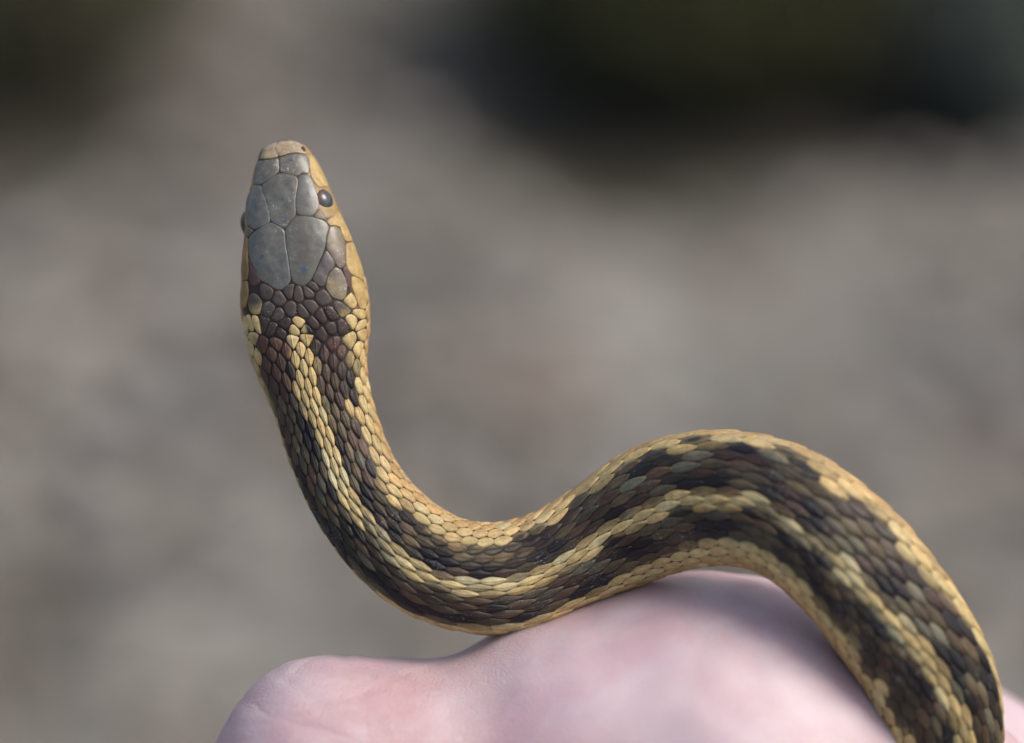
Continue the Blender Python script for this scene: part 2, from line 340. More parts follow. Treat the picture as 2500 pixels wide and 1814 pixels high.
for x, y, k, r in [(-20.34,1.7,'Y',0.9),(-21.25,0.99,'Y',0.7),(-19.72,1.09,'Y',0.9),(-20.85,-0.34,'Y',0.9),(-19.52,-0.34,'Y',1.0),(-19.93,-1.26,'Y',0.9),(-20.64,-2.17,'Y',0.9),(-19.72,-2.89,'Y',0.9),(-18.8,-2.48,'Y',0.9),(-20.03,-3.91,'Y',0.7),(-19.01,-4.42,'Y',0.9),(-18.19,-5.34,'Y',0.9),(-21.15,2.22,'Y',0.6),(-19.93,2.52,'Y',0.6),(-19.42,1.5,'Y',0.6),(-18.09,-4.11,'Y',0.6),(-16.05,-3.09,'Y',0.7),(-15.23,-4.11,'Y',0.9),(-14.62,-5.13,'Y',1),(-21.66,-0.03,'K',0.7),(-21.76,2.73,'K',0.5),(-15.74,-1.56,'K',0.9),(-15.54,-2.89,'K',0.7),(-20.44,-5.24,'K',0.9),(-19.52,-5.95,'K',0.8),(-18.6,2.52,'K',0.7),(-16.46,-0.75,'K',0.8),(-20.17,-5.78,'K',0.9),(-20.29,-6.63,'K',0.9),(-19.44,-7.24,'K',0.8),(-19.56,-8.45,'K',0.7),(-17.13,-6.75,'K',0.9),(-16.4,-7.6,'K',0.7),(-14.46,-11.0,'K',0.9),(-14.33,-11.98,'K',0.9),(-14.58,-12.95,'K',0.9),(-10.2,-14.16,'K',1.1),(-9.23,-14.89,'K',1.0),(-13.12,-13.8,'K',0.9),(-10.93,-13.68,'K',0.8),(-13.85,-15.62,'K',0.7),(-11.42,-15.86,'K',0.8),(-17.49,-12.22,'K',1),(-15.55,-15.01,'K',0.7),(-13.12,-16.96,'K',1.2),(-12.27,-17.93,'K',0.9),(-14.09,-16.11,'K',0.8),(-16.89,-16.84,'K',1.2),(-20.17,-11.25,'K',1),(-19.92,-12.46,'K',0.9),(-17.49,-15.38,'K',0.9),(-8.38,-17.93,'K',1.3),(-7.29,-18.66,'K',1.2),(-10.32,-22.55,'K',1.3),(-12.03,-21.09,'K',1.2),(-13.85,-19.87,'K',1.2),(-15.67,-18.05,'K',1),(-18.47,-14.16,'K',1),(-13.97,-14.41,'O',0.5),(-12.51,-14.53,'O',0.6),(-10.32,-16.84,'O',0.6),(-15.91,-8.33,'O',0.5),(-15.55,-7.24,'O',0.5),(-4.38,-17.04,'K',0.9),(-7.88,-18.46,'K',1.2),(-6.57,-18.79,'K',1),(-2.19,-19.55,'K',1.2),(-3.07,-19.99,'K',1),(-7.0,-21.08,'K',0.6),(-3.29,-21.63,'K',1.0),(-10.72,-22.28,'K',1.2),(-4.71,-24.14,'K',1.4),(-3.51,-24.25,'K',1),(-9.63,-23.05,'K',1.2),(-6.89,-23.81,'K',1),(2.4,-15.94,'K',1.3),(3.71,-16.27,'K',0.9),(2.94,-18.02,'K',1.1),(6.77,-12.01,'K',1.1),(6.22,-13.21,'K',1.1),(5.02,-19.44,'K',1.1),(9.5,-16.82,'K',1.1),(1.85,-23.81,'K',1.4),(6.77,-21.63,'K',1.3),(8.08,-20.64,'K',1.2),(-1.1,-23.16,'K',1),(-13.34,-16.71,'K',1),(0.76,-16.38,'K',0.8),(4.58,-17.04,'K',0.9),(-5.58,-18.13,'G',0.8),(-1.98,-17.69,'G',0.9),(-10.17,-20.32,'G',0.8),(-7.44,-22.61,'G',0.8),(-5.25,-21.41,'G',0.8),(6.77,-19.55,'G',0.8),(0.21,-22.61,'G',0.9),(1.09,-18.02,'G',0.8),(6.22,-14.41,'G',0.9),(7.86,-13.32,'G',0.9),(8.96,-12.23,'G',0.8),(13.83,-7.98,'K',1.1),(12.71,-9.54,'K',1.3),(15.17,-8.31,'K',0.8),(21.99,-7.31,'K',1.2),(23.1,-7.87,'K',1.2),(24.45,-8.43,'K',1.2),(21.43,-7.98,'K',0.9),(17.74,-10.88,'K',1.5),(19.19,-11.0,'K',1.3),(26.91,-7.98,'K',0.6),(28.92,-9.66,'K',0.9),(27.91,-8.98,'K',0.8),(26.68,-12.34,'K',1.5),(28.14,-13.01,'K',1.4),(29.48,-14.13,'K',1.3),(16.4,-13.46,'K',1.3),(18.86,-15.24,'K',1.6),(20.53,-15.13,'K',1.5),(24.11,-13.57,'K',1.3),(25.56,-14.35,'K',1.2),(28.36,-17.37,'K',1.5),(26.68,-16.59,'K',1.4),(12.93,-17.15,'K',1.3),(11.37,-17.48,'K',1.1),(9.91,-14.24,'K',1.2),(8.24,-21.06,'K',1.4),(17.74,-6.75,'K',0.6),(19.97,-5.85,'K',0.5),(24.45,-6.3,'K',0.5),(20.31,-8.31,'R',0.9),(23.33,-8.98,'R',1.0),(21.09,-8.43,'R',0.8),(18.3,-9.99,'R',1),(27.24,-13.01,'R',1),(25.01,-8.2,'R',0.9),(9.35,-12.11,'R',0.9),(19.42,-7.87,'G',0.7),(17.74,-8.09,'G',0.7),(16.62,-9.32,'G',0.8),(18.86,-8.76,'G',0.8),(25.9,-8.43,'G',0.7),(28.14,-10.1,'G',0.9),(21.65,-9.77,'G',0.8),(22.77,-9.66,'G',0.7),(13.83,-10.77,'G',0.9),(12.15,-11.0,'G',0.9),(11.03,-11.22,'G',0.9),(29.48,-12.11,'G',0.8),(26.12,-10.1,'G',0.7),(23.89,-9.54,'G',0.7),(34.33,-13.09,'K',1.4),(35.72,-15.17,'K',1.2),(32.94,-12.22,'K',1.2),(38.15,-18.12,'K',1),(37.1,-20.55,'K',1.5),(35.72,-20.9,'K',1.2),(38.15,-21.59,'K',1.0),(41.27,-21.59,'K',1.3),(42.31,-23.16,'K',1.3),(43.0,-24.2,'K',1.1),(30.51,-18.12,'K',1.5),(29.47,-16.04,'K',1.2),(31.21,-23.33,'K',1.4),(30.51,-22.11,'K',1.2),(35.2,-24.37,'K',1.5),(36.41,-25.24,'K',1.2),(42.48,-27.32,'K',1.4),(41.96,-29.06,'K',1.5),(43.35,-29.58,'K',1.2),(35.02,-29.06,'K',1.5),(34.15,-28.01,'K',1.2),(46.47,-29.4,'K',1.5),(46.82,-31.14,'K',1.3),(39.71,-30.44,'K',1.4),(37.45,-32.35,'K',1.4),(38.15,-33.74,'K',1.4),(42.83,-34.95,'K',1.4),(44.05,-35.48,'K',1.2),(38.84,-18.99,'K',0.9),(39.19,-18.82,'K',0.8),(44.74,-32.53,'K',1),(33.46,-13.44,'R',1),(41.62,-22.46,'R',1),(38.15,-20.55,'R',0.9),(27.04,-12.05,'R',1),(39.36,-23.68,'G',0.9),(40.4,-25.06,'G',0.9),(41.62,-25.93,'G',0.9),(29.82,-12.4,'G',0.9),(28.08,-9.97,'G',0.8),(34.15,-17.08,'G',1),(36.58,-17.78,'G',1),(44.22,-30.79,'G',1),(37.28,-16.21,'G',0.8),(39.19,-21.07,'G',0.9),(45.43,-30.27,'G',0.9),(32.07,-14.65,'G',0.9),(41.27,-24.72,'G',0.8),(43.52,-31.66,'G',0.9),(46.47,-33.39,'G',0.9),(43.0,-30.79,'G',0.8),(37.28,-18.82,'G',0.7),(31.21,-12.92,'G',0.8)]:
    s, t = inv(x, y); SPOTS.append((s, t, k, r))
SPc = {'K': BLK, 'Y': YEL, 'O': ORG, 'R': RED, 'G': GRN}
SPa = np.array([(a, b, c) for a, b, _, c in SPOTS]); isK = np.array([k == 'K' for _, _, k, _ in SPOTS]); isG = np.array([k in 'GO' for _, _, k, _ in SPOTS]); SPk = np.array([SPc[k] for _, _, k, _ in SPOTS])
from mathutils import noise as mn
def nz(a, b, c=0): return mn.noise((a, b, c))
def sst(x, a, b):
    t = min(max((x-a)/(b-a), 0), 1); return t*t*(3-2*t)
LO_S = [11, 13, 14, 16, 18, 20, 23, 26, 29, 31, 34, 38, 42, 46, 48]
LO_P = [45, 55, 58, 50, 43, 38, 40, 43, 47, 52, 47, 48, 52, 60, 65]
LO_N = [48, 60, 64, 66, 67, 66, 58, 48, 49, 45, 37, 38, 41, 47, 47]
S_neck = float(S_of(10.7)); S_nk2 = float(S_of(16))
def pattern(s, th):
    stn = float(np.interp(s, SS, tt))-2; a = abs(th); wob = nz(s*.55, th*.06, 3)*4.5+nz(s*1.6, th*.1, 8)*3
    down = sst(s, S_neck, S_nk2)                      # dark brown nape turns to olive down the neck
    base = BRN*(1-down)+OLV*down
    m = nz(s*.5, th*.045, 1)
    base = base+(BRN-base)*min(max(m*2.4+.3, 0), 1)*.85; base = base*(1+.5*nz(s*.9, th*.11, 44))
    # two rows of dark spots, alternating, on each side
    for row, (tc, off) in enumerate(((24, 0), (50, 2.3))):
        ph = math.cos((s+off+(2.1 if th < 0 else 0)+nz(s*.2, row*5, th > 0)*1.5)*2*math.pi/4.6)
        k = sst(ph-abs(a-tc)/16+wob*.05, .05, .35)*down
        base = base+(BLK-base)*k*.72
    g = sst(nz(s*.8, th*.3, 12), .2, .5)*down; base = base+(GRN-base)*g*.5
    w0 = float(np.interp(stn, [12, 17, 24, 31, 36, 42, 46], [12.5, 10.5, 8, 7.8, 6.4, 7.6, 9]))+2.6*nz(s*.45, 0, 5)
    w0 *= sst(s, S_neck-1.8, S_neck+3.6)*.62+.38
    lo = float(np.interp(stn, LO_S, LO_P if th > 0 else LO_N))+wob*.7
    ed = max(1-abs(a-w0-4)/5, 1-abs(a-lo+5)/6, 0)*sst(nz(s*.3, th*.02, 55), -.25, .15)*down; base = base+(BLK-base)*min(ed*1.5, 1)*.45
    st = 1-sst(abs(th+3.2*nz(s*.33, 7, 2))+wob*.5, w0-1.4, w0+1.4)*1.0
    st *= 1-.75*sst(nz(s*.75, th*.16, 63), .3, .48)*sst(stn, 13, 18)
    if s < S_neck-2.2: st = 0
    yel = YEL+(PALE-YEL)*sst(nz(s*.8, th*.2, 20), -.2, .4); yel = yel+(np.array((.40,.27,.10))-yel)*sst(nz(s*1.1, th*.2, 25), .1, .5)*.8
    c = base+(yel-base)*st
    # side stripe and belly
    ls = sst(a, lo-1.8, lo+1.8)
    side = YEL+(TAN-YEL)*sst(a, lo+12, lo+34); side = side+(PALE-side)*sst(nz(s*.6, th*.15, 30), .1, .6)*.7
    side = side+(np.array((.30,.19,.08))-side)*sst(nz(s*1.2, th*.13, 33), .2, .55)*.75
    c = c+(side-c)*ls
    c = c+(BLK-c)*ls*sst(nz(s*1.3, th*.2, 36), .42, .56)*sst(lo+22-a, 0, 8)*.8
    if a > 108: c = c+(CREAM-c)*.7
    # individual marks
    d = ((SPa[:, 0]-s)/(SPa[:, 2]*(1.25-.25*isG)))**2+((SPa[:, 1]-th)/(SPa[:, 2]*(6.2-3.2*isG)))**2
    for i in np.where(d < 1.6)[0]:
        k = 1-sst(d[i]+.35*nz(s*2, th*.2, 40), .55, 1.3); c = c+(SPk[i]-c)*k*(.9-.45*st*isK[i])
    return c

# ------------------------------------------------------------------ the snake
snake = empty('garter_snake', focus_pt, FR_ROT)
tag(snake, 'striped brown and yellow garter snake with grey head draped over a hand', 'snake')
def body_mesh():
    ns, ntb = 620, 72
    ss = np.concatenate([np.linspace(0, 3, 40), np.linspace(3.02, STOT, ns)]); ths = np.linspace(-180, 180, ntb, endpoint=False)
    # after the modelled length the tail goes on behind the hand and tapers
    A, B = np.meshgrid(ss, ths, indexing='ij'); P = surf(A, B, -.06)
    V = P.reshape(-1, 3); n = len(ss)
    cols = []
    for i, s in enumerate(ss):
        for t in ths:
            if s < S_neck-1: 
                c = (BRN*.45 if abs(t) < 60 else np.array((.15,.075,.04)) if abs(t) < 92 else CREAM) if s > 8.5 else (np.array((.07,.05,.03)) if abs(t) < 50 else TAN*.75)
            elif abs(t) < 112: c = np.array((.012,.011,.012)) if abs(t) < 66 else np.array((.02,.014,.009))
            else: c = CREAM
            cols.append(c)
    tail = []; end = surf(np.full(ntb, STOT), ths, -.06); cen = end.mean(0); prev = surf(np.full(ntb, STOT-2), ths, -.06).mean(0)
    dr = (cen-prev)/np.linalg.norm(cen-prev); axis = np.array([0, .25, -1.]); p = cen.copy(); rel = end-cen
    Vt = [V]
    steps = 60
    for k in range(1, steps+1):
        dr = dr+np.array([-.012, -.004, -.03]); dr /= np.linalg.norm(dr); p = p+dr*2.6
        f = (1-(k/steps)**1.6)*.97+.03
        q = Vector((0, 0, 1)).rotation_difference(Vector((0, 0, 1)))
        Vt.append(p+rel*f); cols += [OLV*.7 if abs(t) < 66 else YEL*.8 for t in ths]
    V = np.concatenate(Vt); n += steps
    F = [(i*ntb+j, i*ntb+(j+1) % ntb, (i+1)*ntb+(j+1) % ntb, (i+1)*ntb+j) for i in range(n-1) for j in range(ntb)]
    F.append(tuple(range(ntb))[::-1]); F.append(tuple((n-1)*ntb+j for j in range(ntb)))
    me = bpy.data.meshes.new('body'); me.from_pydata((V/1000).tolist(), [], F)
    me.polygons.foreach_set('use_smooth', [True]*len(F))
    ca = me.color_attributes.new('Col', 'FLOAT_COLOR', 'POINT'); ca.data.foreach_set('color', np.c_[np.array(cols), np.ones(len(cols))].ravel())
    me.uv_layers.new(name='UVMap')
    return me
body = link('body', body_mesh(), snake, M_smooth)

def resample(poly, n):
    p = np.array(poly+[poly[0]]); d = np.concatenate([[0], np.cumsum(np.linalg.norm(np.diff(p, axis=0), axis=1))]); t = np.linspace(0, d[-1], n, endpoint=False)
    return np.stack([np.interp(t, d, p[:, 0]), np.interp(t, d, p[:, 1])], 1)
def chaikin(p, k=1):
    for _ in range(k):
        q = np.roll(p, -1, 0); p = np.stack([p*.75+q*.25, p*.25+q*.75], 1).reshape(-1, 2)
    return p
def soften(p):
    n = np.roll(p, -1, 0); e = .13
    q = np.stack([p*(1-e)+n*e, p*e+n*(1-e)], 1).reshape(-1, 2)
    r_ = resample([tuple(v) for v in q], 36); return r_*.9+(np.roll(r_, 1, 0)+np.roll(r_, -1, 0))*.05
def pad(poly, center, rings, lift, nb, colf, tilt=0., jitter=0.):
    """cushion-shaped scale in (s, angle) space. poly: (s,th) boundary; rings: [(scale,height)]"""
    V = []; c = np.array(center)
    half_s = max(np.abs(poly[:, 0]-c[0]).max(), 1e-3); half_t = max(np.abs(poly[:, 1]-c[1]).max(), 1e-3)
    hs = []
    for sc, h in rings:
        q = c+(poly-c)*sc; V.append(q); hs.append(np.full(len(q), h)+tilt*(q[:, 0]-c[0])/half_s*(1 if h > 0 else .4))
    V.append(c[None]); hs.append(np.array([rings[-1][1]]))
    V = np.concatenate(V); h = np.concatenate(hs)+jitter
    P = surf(V[:, 0], V[:, 1], h)
    m = len(poly); F = []
    for r in range(len(rings)-1):
        for j in range(m): F.append((r*m+j, r*m+(j+1) % m, (r+1)*m+(j+1) % m, (r+1)*m+j))
    r = len(rings)-1; k = len(rings)*m
    for j in range(m): F.append((r*m+j, r*m+(j+1) % m, k))
    uv = np.stack([(V[:, 1]-c[1])/half_t, (V[:, 0]-c[0])/half_s], 1)
    cols = np.array([colf(a, b) for a, b in V])
    return P, F, uv, cols
def to_mesh(name, packs):
    V = []; F = []; U = []; Cc = []; off = 0
    for P, f, uv, cl in packs:
        V.append(P); F += [tuple(i+off for i in q) for q in f]; U.append(uv); Cc.append(cl); off += len(P)
    V = np.concatenate(V); U = np.concatenate(U); Cc = np.concatenate(Cc)
    # make the faces look outwards
    me = bpy.data.meshes.new(name); me.from_pydata((V/1000).tolist(), [], F)
    me.polygons.foreach_set('use_smooth', [True]*len(F))
    ca = me.color_attributes.new('Col', 'FLOAT_COLOR', 'POINT'); ca.data.foreach_set('color', np.clip(np.c_[Cc, np.ones(len(Cc))], 0, 1).ravel())
    ul = me.uv_layers.new(name='UVMap'); li = np.empty(len(me.loops), int); me.loops.foreach_get('vertex_index', li); ul.data.foreach_set('uv', U[li].ravel())
    return me

# head plates
plates_st = []
for name, ck, pl in [('internasal_plate','Y',[(-24.64,20.78),(-24.37,21.55),(-23.81,22.16),(-22.89,22.44),(-22.81,20.99),(-23.7,20.81)]),('internasal_plate','Y',[(-22.77,20.99),(-22.85,22.44),(-21.87,22.55),(-21.05,22.47),(-20.34,22.06),(-20.01,21.19),(-20.85,21.42),(-21.87,21.31)]),('prefrontal_plate','GY',[(-24.93,20.43),(-23.7,20.71),(-22.84,20.86),(-22.79,19.56),(-23.5,18.98),(-24.52,18.28),(-25.32,18.3),(-25.22,19.4)]),('prefrontal_plate','GY',[(-22.73,20.86),(-21.76,21.2),(-20.85,21.31),(-19.91,21.04),(-19.77,20.12),(-19.85,19.3),(-20.54,19.42),(-20.95,19.1),(-21.87,19.28),(-22.63,19.51)]),('frontal_plate','G',[(-22.58,19.35),(-21.76,19.25),(-20.95,19.03),(-20.97,18.18),(-21.2,16.85),(-21.1,15.27),(-21.66,14.81),(-22.28,13.91),(-22.89,14.3),(-23.6,14.66),(-23.76,15.73),(-24.11,16.95),(-24.47,17.77),(-24.42,18.23),(-23.6,18.89)]),('supraocular_plate','G',[(-25.34,18.18),(-24.57,18.16),(-24.32,17.36),(-23.91,16.34),(-23.68,15.32),(-23.67,14.69),(-24.42,14.2),(-25.24,13.84),(-25.85,14.4),(-26.05,15.53),(-25.9,16.95)]),('supraocular_plate','GB',[(-20.9,19.0),(-20.34,19.3),(-19.72,19.15),(-19.32,18.38),(-19.06,17.46),(-18.8,16.14),(-19.47,15.14),(-21.05,15.32),(-21.15,16.85)]),('temple_scale','YB',[(-18.75,15.98),(-18.35,15.42),(-18.14,14.76),(-19.42,15.1)]),('temple_scale','YB',[(-25.95,14.3),(-25.29,13.79),(-25.77,13.13),(-26.13,13.59)]),('parietal_plate','G',[(-23.6,14.59),(-22.28,13.84),(-22.17,12.46),(-21.87,10.73),(-21.64,8.89),(-22.58,7.89),(-23.4,8.18),(-24.01,8.74),(-24.52,8.74),(-25.24,10.12),(-25.73,11.44),(-25.77,13.08),(-24.93,13.79)]),('parietal_plate','G',[(-22.22,13.87),(-21.05,15.2),(-19.52,15.07),(-18.29,14.76),(-17.83,14.2),(-18.09,13.48),(-18.29,12.11),(-18.91,10.63),(-19.62,8.99),(-20.44,8.3),(-21.46,8.69),(-21.76,10.42),(-22.07,12.46)]),('temple_scale','OB',[(-17.83,14.15),(-17.32,14.25),(-16.81,13.99),(-16.3,12.67),(-16.25,10.42),(-16.66,10.03),(-17.22,10.42),(-18.19,12.05),(-18.09,13.18)]),('temple_scale','B',[(-18.19,11.95),(-17.32,10.73),(-17.38,10.22),(-17.99,9.6),(-18.29,8.38),(-18.6,8.23),(-19.57,8.99),(-18.91,10.32)]),('temple_scale','BY',[(-17.27,10.22),(-16.66,9.91),(-16.05,8.58),(-16.25,7.26),(-16.66,6.95),(-17.58,7.26),(-18.24,8.28),(-17.94,9.5)]),('temple_scale','R',[(-16.61,10.01),(-16.25,10.37),(-15.69,9.4),(-15.74,8.28),(-16.0,8.07)]),('lip_plate','L',[(-19.88,21.04),(-19.42,21.09),(-18.6,19.63),(-17.94,18.23),(-18.75,17.98),(-19.21,18.38),(-19.72,19.2)]),('lip_plate','L',[(-18.14,14.71),(-17.17,15.53),(-16.87,15.12),(-16.35,14.25),(-16.81,14.1),(-17.32,14.3),(-17.8,14.25)]),('lip_plate','L',[(-17.02,15.73),(-16.35,14.5),(-15.59,12.82),(-16.23,12.67),(-16.76,13.99)]),('lip_plate','L',[(-16.2,12.46),(-15.59,12.67),(-14.87,11.03),(-14.5,9.5),(-14.47,8.79),(-15.74,9.5),(-16.2,10.42)]),('lip_plate','L',[(-15.64,9.35),(-14.47,8.69),(-14.26,7.56),(-14.26,6.13),(-14.82,6.13),(-15.23,7.15),(-15.64,8.38)]),('temple_scale','R',[(-25.73,11.24),(-25.34,10.12),(-24.88,9.5),(-24.62,8.74),(-25.24,8.28),(-25.73,8.79),(-25.62,10.22)]),('lip_plate','LR',[(-26.13,13.43),(-25.8,12.97),(-25.85,11.24),(-25.73,10.22),(-25.85,8.99),(-26.38,8.79),(-26.48,9.71),(-26.36,11.24)]),('lip_plate','LR',[(-26.38,8.69),(-25.85,8.89),(-25.8,7.56),(-26.0,6.34),(-26.51,6.13),(-26.56,7.56)]),('lip_plate','L',[(-24.95,20.43),(-25.36,18.23),(-25.85,17.77),(-25.34,19.4)])]:
    st = np.array([inv(x, y) for x, y in pl]); plates_st.append((name, ck, st))
    # metric space for even spacing
    sc = np.array([1, .085]); q = soften(st*sc)/sc
    a = np.array([np.roll(q[:, 0], -1)*q[:, 1]-np.roll(q[:, 1], -1)*q[:, 0]]).sum()
    if a < 0: q = q[::-1]
    cen = q.mean(0); big = np.ptp(q[:, 0]) > 3
    base = np.array(HCOL[ck])
    def colf(s, t, base=base, ck=ck, cen=cen):
        c = base*(1+.25*nz(s*.5, t*.04, 50))
        if ck in ('G', 'GB'): c = c*(1+.15*nz(s*1.2, t*.1, 60))
        if ck in ('OB', 'BY'): k = sst(s, cen[0]-1.5, cen[0]+1.2); c = c+((BRN*1.6 if ck == 'OB' else YEL*.7)-c)*k*.6
        if ck == 'L': k = sst(nz(s*1.1, t*.1, 70), .05, .5); c = c+(TAN*.8-c)*k*.6
        if ck == 'Y': c = c+(np.array((.5,.42,.3))-c)*sst(nz(s*1.2, t*.08, 77), 0, .5)*.5
        return c
    lip = name == 'lip_plate'
    hh = .06 if big else .06
    me = to_mesh(name, [pad(q, cen, [(1.03, -.06), (1.008, .015), (.968, hh*.62), (.92, hh*.86), (.7, hh), (.4, hh*1.1), (.2, hh*1.15)], 0, 30, colf)])
    link(name, me, snake, M_plate if ck in ('G', 'GB', 'GY', 'B', 'OB', 'BY', 'Y') else M_smooth)

# seeds of the scales: measured ones on the nape, then 19 rows down the body
_u = np.linspace(-13, 13, 521); _th = 6.9*_u+.043*_u**3      # narrow rows along the back, broad ones on the flanks
th_of = lambda u: np.interp(u, _u, _th); u_of = lambda th: np.interp(th, _th, _u)
gfun_s = np.linspace(0, STOT, 400); pitch = np.interp(gfun_s, [0, S_neck, S_of(14), S_of(17), S_of(21), S_of(26), S_of(36), STOT], [1.7, 1.8, 1.95, 2.15, 2.3, 2.5, 2.7, 2.7])
PV = np.interp(gfun_s, [0, S_neck-.5, S_neck+4.5], [2.1, 2.1, 1.3])      # roundish cells on the nape, long ones down the body
_c = lambda f: np.concatenate([[0], np.cumsum((f[1:]+f[:-1])/2*np.diff(gfun_s))])
VV = _c(PV/pitch); WW = _c(1/pitch); s_w = lambda q: float(np.interp(q, WW, gfun_s))
v_of = lambda s: np.interp(s, gfun_s, VV); s_of = lambda v: np.interp(v, VV, gfun_s)
seeds = []   # (U, V, fixed colour)
for x, y, c in [(-25.13,6.5,'BY'),(-23.91,7.78,'B'),(-22.79,7.17,'B'),(-21.87,7.88,'B'),(-20.85,7.63,'B'),(-19.93,7.78,'B'),(-19.47,8.39,'B'),(-18.5,7.22,'B'),(-23.81,6.04,'B'),(-22.84,5.48,'B'),(-21.61,6.04,'B'),(-20.44,5.79,'B'),(-19.72,6.35,'B'),(-18.65,5.38,'D'),(-17.73,5.69,'D'),(-16.71,6.15,'BY'),(-15.74,6.91,'Y'),(-14.77,5.58,'Y'),(-15.54,4.92,'Y'),(-24.27,4.56,'D'),(-23.5,4.15,'D'),(-22.17,4.66,'D'),(-20.83,4.77,'Y'),(-21.38,4.1,'KY'),(-20.05,4.1,'KY'),(-19.42,4.66,'D'),(-17.68,4.15,'D'),(-16.51,4.36,'D'),(-14.5,3.75,'Y'),(-14.67,4.56,'Y'),(-25.54,4.36,'Y'),(-24.93,4.56,'Y'),(-22.73,3.75,'D'),(-18.55,3.64,'D')]:
    s, t = inv(x, y); seeds.append((float(u_of(t)), float(v_of(s)), c))
n_man = len(seeds)
from mathutils.geometry import intersect_point_line
plate_pts = np.concatenate([np.stack([u_of(resample([tuple(v) for v in st], 40)[:, 1]), v_of(resample([tuple(v) for v in st], 40)[:, 0])], 1) for _, _, st in plates_st])
def in_poly(x, y, P):
    c = False; j = len(P)-1
    for i in range(len(P)):
        if (P[i][1] > y) != (P[j][1] > y) and x < (P[j][0]-P[i][0])*(y-P[i][1])/(P[j][1]-P[i][1])+P[i][0]: c = not c
        j = i
    return c
plates_uv = [np.stack([u_of(st[:, 1]), v_of(st[:, 0])], 1) for _, _, st in plates_st]
man = np.array([(a, b) for a, b, _ in seeds])
vmax = float(v_of(STOT-1)); k = 0

for col in range(-10, 11):
    wq = (.5 if col % 2 else 0)
    while s_w(wq) < STOT-1.2:
        v = float(v_of(s_w(wq)))
        a = abs(col); vs = v
        smin = np.interp(a, [0, 4, 6, 7, 10], [float(v_of(S_neck-.2)), float(v_of(S_neck-.2)), float(v_of(S_neck-.6)), float(v_of(S_of(9.0))), float(v_of(S_of(8.6)))])
        if vs > smin:
            u = col+.07*random.uniform(-1, 1); vj = vs+.05*random.uniform(-1, 1)
            dm = np.hypot(man[:, 0]-u, man[:, 1]-vj).min(); dp = np.hypot(plate_pts[:, 0]-u, plate_pts[:, 1]-vj).min()
            if dm > .9 and dp > .42 and not any(in_poly(u, vj, P) for P in plates_uv): seeds.append((u, vj, None))
        wq += 1
SD = np.array([(a, b) for a, b, _ in seeds])
def clip(poly, px, py, nx, ny):
    out = []
    for i in range(len(poly)):
        a = poly[i]; b = poly[(i+1) % len(poly)]
        da = (a[0]-px)*nx+(a[1]-py)*ny; db = (b[0]-px)*nx+(b[1]-py)*ny
        if da <= 0: out.append(a)
        if (da < 0 < db) or (db < 0 < da):
            t = da/(da-db); out.append((a[0]+(b[0]-a[0])*t, a[1]+(b[1]-a[1])*t))
    return out
packs = []
